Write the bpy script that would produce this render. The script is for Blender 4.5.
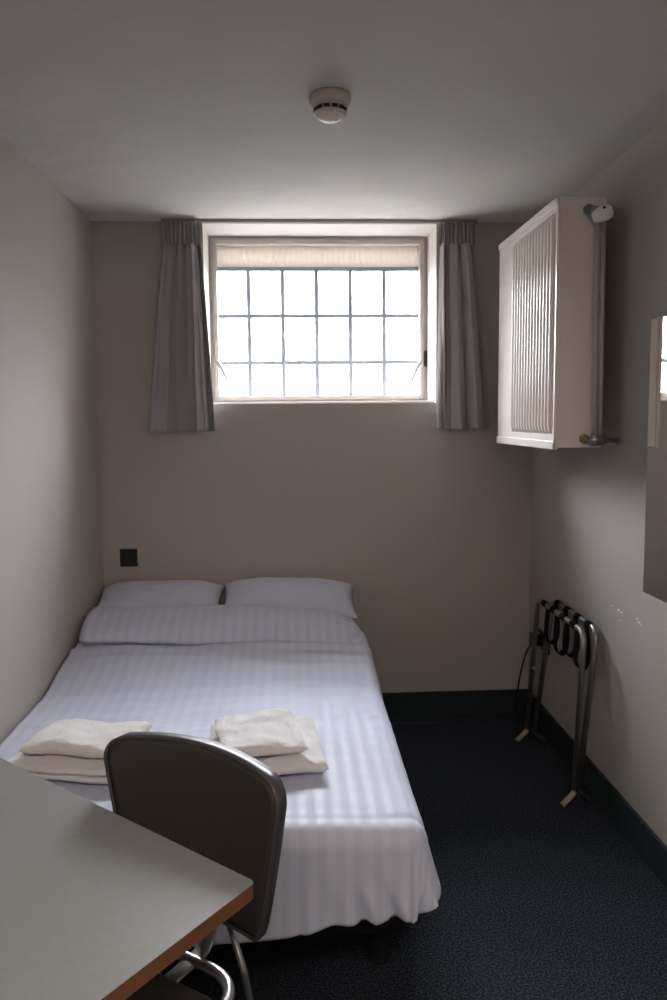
import bpy, bmesh, math, random
from mathutils import Vector, Matrix, noise

for o in list(bpy.data.objects):
    bpy.data.objects.remove(o)
random.seed(4)
SC = bpy.context.scene
COL = SC.collection
PI = math.pi

# ------------------------------------------------------------------ camera, sky, exposure
ROOM_W, ROOM_H = 2.086, 2.40           # x: left wall 0 .. right wall, y: back wall at 0, camera at negative y
CAM = Vector((0.909, -3.8556, 1.4873))
PITCH, YAW, ROLL, FOCAL = 0.10214, 0.05267, -0.00934, 800.0

cam_data = bpy.data.cameras.new('camera')
cam = bpy.data.objects.new('camera', cam_data)
COL.objects.link(cam)
fw = Vector((math.sin(YAW) * math.cos(PITCH), math.cos(YAW) * math.cos(PITCH), -math.sin(PITCH)))
rt = fw.cross(Vector((0, 0, 1))).normalized()
up = rt.cross(fw)
r2 = math.cos(ROLL) * rt + math.sin(ROLL) * up
u2 = -math.sin(ROLL) * rt + math.cos(ROLL) * up
M = Matrix((r2, u2, -fw)).transposed().to_4x4()
M.translation = CAM
cam.matrix_world = M
cam_data.sensor_fit = 'VERTICAL'
cam_data.sensor_height = 36.0
cam_data.lens = FOCAL / 1000.0 * 36.0
cam_data.clip_start = 0.02
SC.camera = cam

SKY = 125.0
world = bpy.data.worlds.new('overcast_sky')
SC.world = world
world.use_nodes = True
nt = world.node_tree
nt.nodes.clear()
out = nt.nodes.new('ShaderNodeOutputWorld')
bg = nt.nodes.new('ShaderNodeBackground')
tc = nt.nodes.new('ShaderNodeTexCoord')
sep = nt.nodes.new('ShaderNodeSeparateXYZ')
ramp = nt.nodes.new('ShaderNodeValToRGB')
# bright overcast zenith above a lightwell, dim towards the horizon and the ground (0 = straight down, 1 = straight up)
cr = ramp.color_ramp
cr.elements[0].position, cr.elements[0].color = 0.0, (0.018, 0.0175, 0.017, 1)
cr.elements[1].position, cr.elements[1].color = 1.0, (0.82, 0.845, 0.90, 1)
for pos_, c_ in ((0.46, 0.022), (0.50, 0.05), (0.56, 0.15), (0.63, 0.32), (0.72, 0.52), (0.80, 0.66), (0.87, 0.78)):
    el = cr.elements.new(pos_)
    el.color = (c_, c_ * 1.03, c_ * 1.10, 1)
mr = nt.nodes.new('ShaderNodeMapRange')
mr.inputs['From Min'].default_value = -1
mr.inputs['From Max'].default_value = 1
nt.links.new(tc.outputs['Generated'], sep.inputs[0])
nt.links.new(sep.outputs['Z'], mr.inputs['Value'])
nt.links.new(mr.outputs[0], ramp.inputs[0])
nt.links.new(ramp.outputs[0], bg.inputs['Color'])
bg.inputs['Strength'].default_value = SKY
nt.links.new(bg.outputs[0], out.inputs[0])

portal_data = bpy.data.lights.new('window_portal', 'AREA')
portal_data.shape = 'RECTANGLE'
portal_data.size, portal_data.size_y = 1.12, 0.86
portal_data.cycles.is_portal = True
portal = bpy.data.objects.new('window_portal', portal_data)
COL.objects.link(portal)
portal.location = (1.063, 0.625, 1.975)
portal.rotation_euler = (-PI / 2, 0, 0)     # faces into the room

SC.view_settings.view_transform = 'Standard'
SC.view_settings.look = 'None'
SC.view_settings.exposure = 0.0
SC.view_settings.gamma = 1.0
SC.view_settings.use_curve_mapping = False
SC.cycles.use_denoising = True
SC.cycles.max_bounces = 12
SC.cycles.diffuse_bounces = 8
SC.cycles.glossy_bounces = 6
SC.cycles.transparent_max_bounces = 12
SC.cycles.sample_clamp_indirect = 8.0


# ------------------------------------------------------------------ materials
def mat(name, color, rough=0.6, metal=0.0, spec=0.5, bump=0.0, bscale=200.0, bdist=0.002, vary=0.0, vscale=6.0, sheen=0.0, coat=0.0):
    m = bpy.data.materials.new(name)
    m.use_nodes = True
    n, l = m.node_tree.nodes, m.node_tree.links
    b = n['Principled BSDF']
    b.inputs['Base Color'].default_value = (*color, 1)
    b.inputs['Roughness'].default_value = rough
    b.inputs['Metallic'].default_value = metal
    b.inputs['Specular IOR Level'].default_value = spec
    if sheen:
        b.inputs['Sheen Weight'].default_value = sheen
    if coat:
        b.inputs['Coat Weight'].default_value = coat
    co = n.new('ShaderNodeTexCoord')
    if vary:
        nz = n.new('ShaderNodeTexNoise')
        nz.inputs['Scale'].default_value = vscale
        nz.inputs['Detail'].default_value = 5
        l.new(co.outputs['Object'], nz.inputs['Vector'])
        mx = n.new('ShaderNodeMix')
        mx.data_type = 'RGBA'
        mx.inputs[6].default_value = (*[c * (1 - vary) for c in color], 1)
        mx.inputs[7].default_value = (*[min(1, c * (1 + vary)) for c in color], 1)
        l.new(nz.outputs['Fac'], mx.inputs[0])
        l.new(mx.outputs[2], b.inputs['Base Color'])
    if bump:
        nz = n.new('ShaderNodeTexNoise')
        nz.inputs['Scale'].default_value = bscale
        nz.inputs['Detail'].default_value = 3
        l.new(co.outputs['Object'], nz.inputs['Vector'])
        bp = n.new('ShaderNodeBump')
        bp.inputs['Strength'].default_value = bump
        bp.inputs['Distance'].default_value = bdist
        l.new(nz.outputs['Fac'], bp.inputs['Height'])
        l.new(bp.outputs[0], b.inputs['Normal'])
    return m


def carpet_mat():
    m = mat('navy_speckled_carpet', (0.01, 0.013, 0.018), rough=0.95, spec=0.15)
    n, l = m.node_tree.nodes, m.node_tree.links
    b = n['Principled BSDF']
    co = n.new('ShaderNodeTexCoord')
    v = n.new('ShaderNodeTexNoise')
    v.inputs['Scale'].default_value = 170
    v.inputs['Detail'].default_value = 2
    l.new(co.outputs['Object'], v.inputs['Vector'])
    r = n.new('ShaderNodeValToRGB')
    r.color_ramp.elements[0].position = 0.42
    r.color_ramp.elements[0].color = (0.006, 0.008, 0.011, 1)
    r.color_ramp.elements[1].position = 0.72
    r.color_ramp.elements[1].color = (0.056, 0.069, 0.092, 1)
    l.new(v.outputs['Fac'], r.inputs[0])
    l.new(r.outputs[0], b.inputs['Base Color'])
    bp = n.new('ShaderNodeBump')
    bp.inputs['Strength'].default_value = 0.6
    bp.inputs['Distance'].default_value = 0.004
    l.new(v.outputs['Fac'], bp.inputs['Height'])
    l.new(bp.outputs[0], b.inputs['Normal'])
    return m


def stripe_mat(name, axis='UV'):
    """Satin-stripe bed linen: woven stripes alternate in gloss and a little in tone."""
    m = mat(name, (0.80, 0.82, 0.90), rough=0.7, spec=0.3, sheen=0.15)
    n, l = m.node_tree.nodes, m.node_tree.links
    b = n['Principled BSDF']
    uv = n.new('ShaderNodeUVMap')
    sp = n.new('ShaderNodeSeparateXYZ')
    l.new(uv.outputs[0], sp.inputs[0])
    mul = n.new('ShaderNodeMath')
    mul.operation = 'MULTIPLY'
    mul.inputs[1].default_value = 2 * PI / 0.044
    l.new(sp.outputs['X'], mul.inputs[0])
    sn = n.new('ShaderNodeMath')
    sn.operation = 'SINE'
    l.new(mul.outputs[0], sn.inputs[0])
    rp = n.new('ShaderNodeMapRange')
    rp.inputs['From Min'].default_value = -0.35
    rp.inputs['From Max'].default_value = 0.35
    l.new(sn.outputs[0], rp.inputs['Value'])
    mx = n.new('ShaderNodeMix')
    mx.data_type = 'RGBA'
    mx.inputs[6].default_value = (0.53, 0.565, 0.69, 1)
    mx.inputs[7].default_value = (0.585, 0.62, 0.75, 1)
    l.new(rp.outputs[0], mx.inputs[0])
    l.new(mx.outputs[2], b.inputs['Base Color'])
    m2 = n.new('ShaderNodeMapRange')
    m2.inputs['To Min'].default_value = 0.55
    m2.inputs['To Max'].default_value = 0.8
    l.new(rp.outputs[0], m2.inputs['Value'])
    l.new(m2.outputs[0], b.inputs['Roughness'])
    return m


def glass_mat(name, tint=(1, 1, 1)):
    m = bpy.data.materials.new(name)
    m.use_nodes = True
    n, l = m.node_tree.nodes, m.node_tree.links
    n.clear()
    o = n.new('ShaderNodeOutputMaterial')
    t = n.new('ShaderNodeBsdfTransparent')
    t.inputs[0].default_value = (*tint, 1)
    g = n.new('ShaderNodeBsdfGlossy')
    g.inputs['Roughness'].default_value = 0.03
    f = n.new('ShaderNodeFresnel')
    f.inputs['IOR'].default_value = 1.25
    mx = n.new('ShaderNodeMixShader')
    ge = n.new('ShaderNodeNewGeometry')
    sb = n.new('ShaderNodeMath')
    sb.operation = 'SUBTRACT'
    sb.inputs[0].default_value = 1.0
    mu = n.new('ShaderNodeMath')
    mu.operation = 'MULTIPLY'
    l.new(ge.outputs['Backfacing'], sb.inputs[1])
    l.new(sb.outputs[0], mu.inputs[0])
    l.new(f.outputs[0], mu.inputs[1])
    l.new(mu.outputs[0], mx.inputs[0])
    l.new(t.outputs[0], mx.inputs[1])
    l.new(g.outputs[0], mx.inputs[2])
    l.new(mx.outputs[0], o.inputs[0])
    return m


def cloth_mat(name, color, trans=0.25, rough=0.85):
    """Thin woven cloth that lets a little light through."""
    m = mat(name, color, rough=rough, spec=0.2, bump=0.25, bscale=700)
    n, l = m.node_tree.nodes, m.node_tree.links
    b = n['Principled BSDF']
    o = [x for x in n if x.type == 'OUTPUT_MATERIAL'][0]
    t = n.new('ShaderNodeBsdfTranslucent')
    t.inputs[0].default_value = (*color, 1)
    mx = n.new('ShaderNodeMixShader')
    mx.inputs[0].default_value = trans
    l.new(b.outputs[0], mx.inputs[1])
    l.new(t.outputs[0], mx.inputs[2])
    l.new(mx.outputs[0], o.inputs[0])
    return m


WALL = mat('taupe_wall_paint', (0.43, 0.396, 0.368), rough=0.75, spec=0.25, bump=0.12, bscale=90, vary=0.03, vscale=3)
CEIL = mat('white_ceiling_paint', (0.61, 0.597, 0.57), rough=0.85, spec=0.2, bump=0.5, bscale=5, bdist=0.02, vary=0.05, vscale=4)
REVEAL = mat('white_reveal_paint', (0.62, 0.59, 0.55), rough=0.6, spec=0.3)
FRAME = mat('cream_window_paint', (0.47, 0.435, 0.40), rough=0.45)
STEEL_BAR = mat('blue_grey_bar_paint', (0.30, 0.33, 0.37), rough=0.6)
GLASS = glass_mat('clear_glass')
RIBPANEL = cloth_mat('pale_ribbed_panel', (0.93, 0.89, 0.83), trans=0.22, rough=0.6)
HANDLE = mat('white_handle_enamel', (0.34, 0.33, 0.32), rough=0.35)
DARKMETAL = mat('dark_hinge_metal', (0.05, 0.045, 0.04), rough=0.5, metal=0.6)
CARPET = carpet_mat()
SKIRT = mat('dark_blue_skirting', (0.018, 0.027, 0.032), rough=0.8, spec=0.25, bump=0.2, bscale=300)
CURTAIN = cloth_mat('grey_curtain_cloth', (0.38, 0.355, 0.37), trans=0.06)
LINING = cloth_mat('pale_curtain_lining', (0.80, 0.76, 0.74), trans=0.45)
RAIL = mat('grey_track_metal', (0.30, 0.28, 0.26), rough=0.5)
RADIATOR = mat('cream_radiator_enamel', (0.77, 0.705, 0.645), rough=0.3, spec=0.5, coat=0.15)
WHITEPLASTIC = mat('white_plastic', (0.82, 0.79, 0.74), rough=0.35)
CREAMPLASTIC = mat('aged_cream_plastic', (0.52, 0.48, 0.43), rough=0.45)
SLOT = mat('black_slot', (0.012, 0.011, 0.011), rough=0.8)
BRASS = mat('tarnished_brass', (0.30, 0.22, 0.12), rough=0.4, metal=0.9)
PIPE = mat('painted_pipe', (0.45, 0.42, 0.40), rough=0.4)
BLACKPLASTIC = mat('black_plastic', (0.009, 0.009, 0.010), rough=0.35)
CHROME = mat('brushed_steel_tube', (0.55, 0.55, 0.54), rough=0.28, metal=1.0)
DULLSTEEL = mat('dull_steel_tube', (0.30, 0.30, 0.29), rough=0.42, metal=0.9)
STRAP = mat('black_webbing', (0.008, 0.007, 0.008), rough=0.9, spec=0.08, bump=0.4, bscale=900)
BEIGETIP = mat('beige_rubber_tip', (0.42, 0.36, 0.27), rough=0.7)
DARKTIP = mat('dark_rubber_tip', (0.03, 0.03, 0.03), rough=0.7)
MIRROR = mat('mirror_silver', (0.86, 0.87, 0.87), rough=0.01, metal=1.0)
MIRROREDGE = mat('mirror_edge_glass', (0.07, 0.09, 0.09), rough=0.2)
LINEN = stripe_mat('striped_white_linen')
LINENPLAIN = mat('white_linen', (0.57, 0.605, 0.725), rough=0.75, spec=0.25, sheen=0.1)
TOWEL = mat('white_terry', (0.80, 0.785, 0.785), rough=0.95, spec=0.1, bump=1.0, bscale=260, bdist=0.0035, sheen=0.3)
BEDBASE = mat('black_bed_base', (0.006, 0.005, 0.006), rough=0.8)
MATTRESS = mat('mattress_ticking', (0.55, 0.55, 0.56), rough=0.85)
LAMINATE = mat('speckled_grey_laminate', (0.235, 0.243, 0.236), rough=0.42, spec=0.4, vary=0.10, vscale=90)
WOODEDGE = mat('orange_brown_wood', (0.165, 0.072, 0.032), rough=0.4, vary=0.25, vscale=25)
VINYL = mat('charcoal_vinyl', (0.043, 0.038, 0.034), rough=0.42, spec=0.45, bump=0.15, bscale=500)
VINYLEDGE = mat('grey_edge_trim', (0.06, 0.055, 0.06), rough=0.35)
PLASTER = mat('bare_white_plaster', (0.80, 0.77, 0.72), rough=0.9)


# ------------------------------------------------------------------ helpers
def obj(name, bm, m, parent=None, smooth=False, bevel=0.0, world=True, segs=2):
    """Link a bmesh as ONE mesh object. World coordinates unless world=False (then parent-local)."""
    if parent is not None and world:
        bm.transform(parent.matrix_basis.inverted() if parent.parent is None else parent['_inv'] and parent.matrix_basis.inverted())
    bmesh.ops.recalc_face_normals(bm, faces=bm.faces)
    me = bpy.data.meshes.new(name)
    bm.to_mesh(me)
    bm.free()
    o = bpy.data.objects.new(name, me)
    COL.objects.link(o)
    for mm in (m if isinstance(m, (list, tuple)) else [m]):
        me.materials.append(mm)
    if smooth:
        for f in me.polygons:
            f.use_smooth = True
    if bevel:
        bv = o.modifiers.new('bevel', 'BEVEL')
        bv.width = bevel
        bv.segments = segs
        bv.limit_method = 'ANGLE'
        bv.angle_limit = math.radians(40)
        for f in me.polygons:
            f.use_smooth = True
        wn = o.modifiers.new('wn', 'WEIGHTED_NORMAL')
        wn.keep_sharp = True
    if parent is not None:
        o.parent = parent
    return o


def sub(name, bm, m, part, root, **k):
    """A sub-part: coordinates given in the root thing's space (parts sit at their thing's origin)."""
    inv = root.matrix_basis.inverted()
    if k.pop('world', True):
        bm.transform(inv)
    return obj(name, bm, m, part, world=False, **k)


def thing(name, label, cat, loc=(0, 0, 0), rotz=0.0, group=None):
    o = bpy.data.objects.new(name, None)
    o.empty_display_size = 0.1
    COL.objects.link(o)
    o.matrix_basis = Matrix.Translation(Vector(loc)) @ Matrix.Rotation(rotz, 4, 'Z')
    return tag(o, label, cat, group)


def tag(o, label, cat, group=None):
    o['label'] = label
    o['category'] = cat
    if group:
        o['group'] = group
    return o


def struct(name, bm, m, parent=None, **k):
    o = obj(name, bm, m, parent, **k)
    if parent is None:
        o['kind'] = 'structure'
    return o


def box(bm, x0, x1, y0, y1, z0, z1, mi=0):
    vs = [bm.verts.new(v) for v in ((x0, y0, z0), (x1, y0, z0), (x1, y1, z0), (x0, y1, z0), (x0, y0, z1), (x1, y0, z1), (x1, y1, z1), (x0, y1, z1))]
    fs = []
    for idx in ((0, 3, 2, 1), (4, 5, 6, 7), (0, 1, 5, 4), (1, 2, 6, 5), (2, 3, 7, 6), (3, 0, 4, 7)):
        f = bm.faces.new([vs[i] for i in idx])
        f.material_index = mi
        fs.append(f)
    return vs


def nb():
    return bmesh.new()


def bx(*a):
    bm = nb()
    box(bm, *a)
    return bm


def tube(bm, pts, r, seg=12, cap=True, radii=None, flat=None):
    """Tube along a polyline with parallel-transported rings. flat=(w,h): elliptical half sizes."""
    pts = [Vector(p) for p in pts]
    n = len(pts)
    tang = []
    for i in range(n):
        a = pts[max(0, i - 1)]
        b = pts[min(n - 1, i + 1)]
        tang.append((b - a).normalized())
    t0 = tang[0]
    ref = Vector((0, 0, 1)) if abs(t0.z) < 0.9 else Vector((1, 0, 0))
    nrm = (ref - t0 * ref.dot(t0)).normalized()
    rings = []
    for i in range(n):
        t = tang[i]
        nrm = (nrm - t * nrm.dot(t)).normalized()
        bn = t.cross(nrm)
        rr = radii[i] if radii else r
        ring = []
        for k in range(seg):
            a = 2 * PI * k / seg
            w, h = (flat if flat else (rr, rr))
            ring.append(bm.verts.new(pts[i] + nrm * math.cos(a) * h + bn * math.sin(a) * w))
        rings.append(ring)
    for i in range(n - 1):
        for k in range(seg):
            f = bm.faces.new((rings[i][k], rings[i][(k + 1) % seg], rings[i + 1][(k + 1) % seg], rings[i + 1][k]))
            f.smooth = True
    if cap:
        bm.faces.new(rings[0][::-1])
        bm.faces.new(rings[-1])
    return bm


def fillet(pts, r, n=8):
    """Round the inner corners of a polyline."""
    pts = [Vector(p) for p in pts]
    o = [pts[0]]
    for i in range(1, len(pts) - 1):
        p, a, b = pts[i], pts[i - 1], pts[i + 1]
        d1, d2 = (a - p), (b - p)
        ang = d1.angle(d2)
        k = min(r / math.tan(ang / 2), d1.length * 0.49, d2.length * 0.49)
        s, t = p + d1.normalized() * k, p + d2.normalized() * k
        for j in range(n + 1):
            u = j / n
            o.append(s * (1 - u) ** 2 + p * 2 * u * (1 - u) + t * u * u)
    o.append(pts[-1])
    return o


def lathe(bm, prof, c, axis='Z', seg=40):
    """prof: list of (radius, height). Closed by its own end points at radius 0."""
    c = Vector(c)
    rings = []
    for r, h in prof:
        ring = []
        for k in range(seg):
            a = 2 * PI * k / seg
            v = (r * math.cos(a), r * math.sin(a), h)
            if axis == 'X':
                v = (v[2], v[0], v[1])
            elif axis == 'Y':
                v = (v[0], v[2], v[1])
            ring.append(bm.verts.new(c + Vector(v)))
        rings.append(ring)
    for i in range(len(rings) - 1):
        for k in range(seg):
            f = bm.faces.new((rings[i][k], rings[i][(k + 1) % seg], rings[i + 1][(k + 1) % seg], rings[i + 1][k]))
            f.smooth = True
    bm.faces.new(rings[0][::-1])
    bm.faces.new(rings[-1])
    return bm


def prism(bm, poly, z0, z1, mi_side=0, mi_top=0):
    a = [bm.verts.new((x, y, z0)) for x, y in poly]
    b = [bm.verts.new((x, y, z1)) for x, y in poly]
    n = len(poly)
    bm.faces.new(a[::-1]).material_index = mi_side
    bm.faces.new(b).material_index = mi_top
    for i in range(n):
        bm.faces.new((a[i], a[(i + 1) % n], b[(i + 1) % n], b[i])).material_index = mi_side
    return bm


def round_poly(poly, r, n=6):
    p3 = [Vector((x, y, 0)) for x, y in poly]
    res = []
    m = len(p3)
    for i in range(m):
        f = fillet([p3[i - 1], p3[i], p3[(i + 1) % m]], r, n)[1:-1]
        res += [(v.x, v.y) for v in f]
    return res


def nz(x, y, z=0.0):
    return noise.noise(Vector((x, y, z)))


def smoothstep(a, b, x):
    t = max(0.0, min(1.0, (x - a) / (b - a)))
    return t * t * (3 - 2 * t)


# ------------------------------------------------------------------ room shell
Y_FRONT = -4.75
Y_JOG = -1.80            # beyond the frame the left wall steps back into an alcove
X_ALC = -0.75
T = 0.12
WIN = (0.515, 1.611, 1.555, 2.392)      # opening in the back wall
WALL_T = 0.62

bm = nb()
prism(bm, [(-T, 0.1), (ROOM_W + T, 0.1), (ROOM_W + T, Y_FRONT - T), (X_ALC - T, Y_FRONT - T), (X_ALC - T, Y_JOG + T), (-T, Y_JOG + T)][::-1], -0.1, 0.0)
struct('floor', bm, CARPET)
bm = nb()
prism(bm, [(-T, 0.0), (ROOM_W + T, 0.0), (ROOM_W + T, Y_FRONT - T), (X_ALC - T, Y_FRONT - T), (X_ALC - T, Y_JOG + T), (-T, Y_JOG + T)][::-1], ROOM_H, ROOM_H + 0.1)
struct('ceiling', bm, CEIL)

bm = nb()
x0, x1, z0, z1 = WIN
xs = [-T, x0, x1, ROOM_W + T]
zs = [-0.1, z0, z1, ROOM_H + 0.1]
for i in range(3):
    for j in range(3):
        if i == 1 and j == 1:
            continue
        for y in (0.0, WALL_T):
            f = bm.faces.new([bm.verts.new(p) for p in ((xs[i], y, zs[j]), (xs[i + 1], y, zs[j]), (xs[i + 1], y, zs[j + 1]), (xs[i], y, zs[j + 1]))])
for a, b in (((x0, z0), (x1, z0)), ((x1, z0), (x1, z1)), ((x1, z1), (x0, z1)), ((x0, z1), (x0, z0))):
    f = bm.faces.new([bm.verts.new(p) for p in ((a[0], 0, a[1]), (b[0], 0, b[1]), (b[0], WALL_T, b[1]), (a[0], WALL_T, a[1]))])
    f.material_index = 1
for a, b in (((xs[0], zs[0]), (xs[3], zs[0])), ((xs[3], zs[0]), (xs[3], zs[3])), ((xs[3], zs[3]), (xs[0], zs[3])), ((xs[0], zs[3]), (xs[0], zs[0]))):
    bm.faces.new([bm.verts.new(p) for p in ((a[0], 0, a[1]), (b[0], 0, b[1]), (b[0], WALL_T, b[1]), (a[0], WALL_T, a[1]))])
bmesh.ops.remove_doubles(bm, verts=bm.verts, dist=1e-5)
struct('wall_back', bm, [WALL, REVEAL])
struct('wall_left', bx(-T, 0, Y_JOG, 0, 0, ROOM_H), WALL)
struct('wall_left_return', bx(X_ALC, -T, Y_JOG, Y_JOG + T, 0, ROOM_H), WALL)
struct('wall_left_alcove', bx(X_ALC - T, X_ALC, Y_FRONT, Y_JOG + T, 0, ROOM_H), WALL)
wr = struct('wall_right', bx(ROOM_W, ROOM_W + T, Y_FRONT, 0, 0, ROOM_H), WALL)
struct('wall_front', bx(X_ALC - T, ROOM_W + T, Y_FRONT - T, Y_FRONT, 0, ROOM_H), WALL)

# unseen panel lamp, added behind the camera to brighten the dark foreground
lamp = thing('added_fill_lamp', 'added fill lamp, a long flush panel on the ceiling behind the camera', 'fill lamp', (1.0, -4.2, ROOM_H))
FILL_LAMP = mat('fill_lamp_diffuser', (0.9, 0.88, 0.84), rough=0.5)
FILL_LAMP.node_tree.nodes['Principled BSDF'].inputs['Emission Color'].default_value = (1.0, 0.86, 0.755, 1)
FILL_LAMP.node_tree.nodes['Principled BSDF'].inputs['Emission Strength'].default_value = 16.5
bm = nb()
for a in ((0.38, 0.40, -4.51, -3.89), (1.60, 1.62, -4.51, -3.89), (0.40, 1.60, -4.51, -4.49), (0.40, 1.60, -3.91, -3.89)):
    box(bm, *a, ROOM_H - 0.05, ROOM_H)
obj('housing', bm, WHITEPLASTIC, lamp)
obj('diffuser', bx(0.40, 1.60, -4.49, -3.91, ROOM_H - 0.04, ROOM_H - 0.03), FILL_LAMP, lamp)

# knocks in the paint of the right wall: bare plaster flecks
bm = nb()
for y, z, s in ((-1.013, 0.788, 0.006), (-1.075, 0.787, 0.010), (-1.095, 0.782, 0.008), (-1.09, 0.752, 0.006), (-1.225, 0.792, 0.007), (-1.245, 0.785, 0.011), (-1.26, 0.78, 0.006)):
    ring = []
    for k in range(9):
        a = 2 * PI * k / 9
        rr = 1.3 * s * (0.55 + 0.6 * random.random())
        ring.append((y + rr * 1.15 * math.cos(a), z + rr * 0.38 * math.sin(a) - 0.25 * rr * math.cos(a)))
    va = [bm.verts.new((ROOM_W - 0.0007, p, q)) for p, q in ring]
    vb = [bm.verts.new((ROOM_W + 0.0005, p, q)) for p, q in ring]
    bm.faces.new(va)
    for k in range(9):
        bm.faces.new((va[k], va[(k + 1) % 9], vb[(k + 1) % 9], vb[k]))
obj('chipped_paint', bm, PLASTER, wr)

# skirting: an upstand of dark carpet-like board with a thin capping
SK = 0.122


def skirting(name, x0, x1, y0, y1):
    o = struct(name, bx(x0, x1, y0, y1, 0, SK), SKIRT, bevel=0.003)
    return o


skirting('baseboard_back', 0, ROOM_W, -0.014, 0)
skirting('baseboard_right', ROOM_W - 0.014, ROOM_W, Y_FRONT, -0.014)
skirting('baseboard_left', 0, 0.014, Y_JOG, -0.014)

# ------------------------------------------------------------------ window in its deep recess
FY = 0.25
win = thing('window_1', '', '', (1.063, FY, WIN[2]))
for k in ('label', 'category'):
    del win[k]
win['kind'] = 'structure'


def ring_frame(bm, x0, x1, z0, z1, w, y0, y1, wb=None, wt=None):
    wb = wb or w
    wt = wt or w
    box(bm, x0, x0 + w, y0, y1, z0, z1)
    box(bm, x1 - w, x1, y0, y1, z0, z1)
    box(bm, x0 + w, x1 - w, y0, y1, z0, z0 + wb)
    box(bm, x0 + w, x1 - w, y0, y1, z1 - wt, z1)


bm = nb()
ring_frame(bm, x0, x1, z0, z1, 0.018, FY + 0.012, FY + 0.07, wb=0.024, wt=0.018)
wf = obj('window_frame', bm, FRAME, win, bevel=0.002)
bm = nb()
ring_frame(bm, x0 + 0.018, x1 - 0.018, z0 + 0.024, z1 - 0.016, 0.020, FY, FY + 0.055, wb=0.022, wt=0.024)
cs = obj('casement', bm, FRAME, win, bevel=0.003)
sub('inner_pane', bx(x0 + 0.04, x1 - 0.04, FY + 0.025, FY + 0.029, z0 + 0.044, z1 - 0.04), GLASS, cs, win)
# sill board nosing
sub('sill_board', bx(x0 + 0.001, x1 - 0.001, 0.03, FY + 0.012, z0 + 0.0005, z0 + 0.012), REVEAL, wf, win, bevel=0.003)

# outer steel window: 6 by 3 lights and a ribbed panel along the top
GY = 0.285
gz = [z0 + 0.04, 1.772, 2.0075, 2.2413]
gx = [0.535, 0.7065, 0.879, 1.0513, 1.2238, 1.398, 1.591]
bm = nb()
for i, x in enumerate(gx):
    h = 0.0105
    box(bm, x - h, x + h, GY + 0.021, GY + 0.035, z0 + 0.012, 2.245)
for j, z in enumerate(gz):
    h = 0.010
    box(bm, x0, x1, GY + 0.022, GY + 0.034, z - h, z + h)
gr = obj('glazing_bars', bm, STEEL_BAR, win)
sub('outer_pane', bx(x0 + 0.002, x1 - 0.002, GY + 0.027, GY + 0.029, z0 + 0.01, 2.24), GLASS, gr, win)
bm = nb()
n = 40
prev = None
for i in range(n * 4 + 1):
    x = x0 + 0.002 + (x1 - x0 - 0.004) * i / (n * 4)
    y = GY + 0.028 + 0.002 * math.cos(2 * PI * i / 4)
    a, b = bm.verts.new((x, y, 2.248)), bm.verts.new((x, y, z1 - 0.001))
    if prev:
        f = bm.faces.new((prev[0], a, b, prev[1]))
        f.smooth = True
    prev = (a, b)
pn = obj('ribbed_panel', bm, RIBPANEL, win)
so = pn.modifiers.new('solid', 'SOLIDIFY')
so.thickness = 0.002

# two fastener levers that lean towards the middle, and the catch on the right stile
for sx, s in ((x0 + 0.036, 1), (x1 - 0.036, -1)):
    bm = nb()
    pz = 1.768
    tube(bm, [(sx, FY, pz), (sx, FY - 0.018, pz), (sx, FY - 0.024, pz)], 0.010, 14)
    tube(bm, [(sx - s * 0.004, FY - 0.024, pz + 0.008), (sx + s * 0.02, FY - 0.026, pz - 0.035), (sx + s * 0.048, FY - 0.03, pz - 0.098)], 0.006, 12, radii=[0.011, 0.009, 0.007])
    sub('lever_handle', bm, HANDLE, cs, win)
bm = nb()
box(bm, x1 - 0.013, x1 - 0.001, FY - 0.004, FY + 0.02, 1.745, 1.825)
tube(bm, [(x1 - 0.012, FY - 0.004, 1.752), (x1 - 0.012, FY - 0.004, 1.818)], 0.006, 10)
sub('catch', bm, DARKMETAL, cs, win, bevel=0.001)

# ------------------------------------------------------------------ curtains and their track
rail = thing('curtain_rail', 'slim grey curtain track along the ceiling above the window', 'curtain rail', (1.06, -0.05, 2.385))
obj('track', bx(0.335, 1.79, -0.058, -0.044, 2.384, 2.3995), RAIL, rail, bevel=0.002)
for x in (0.34, 1.785):
    obj('end_stop', bx(x - 0.006, x + 0.006, -0.062, -0.040, 2.380, 2.398), RAIL, rail, bevel=0.002)


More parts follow.
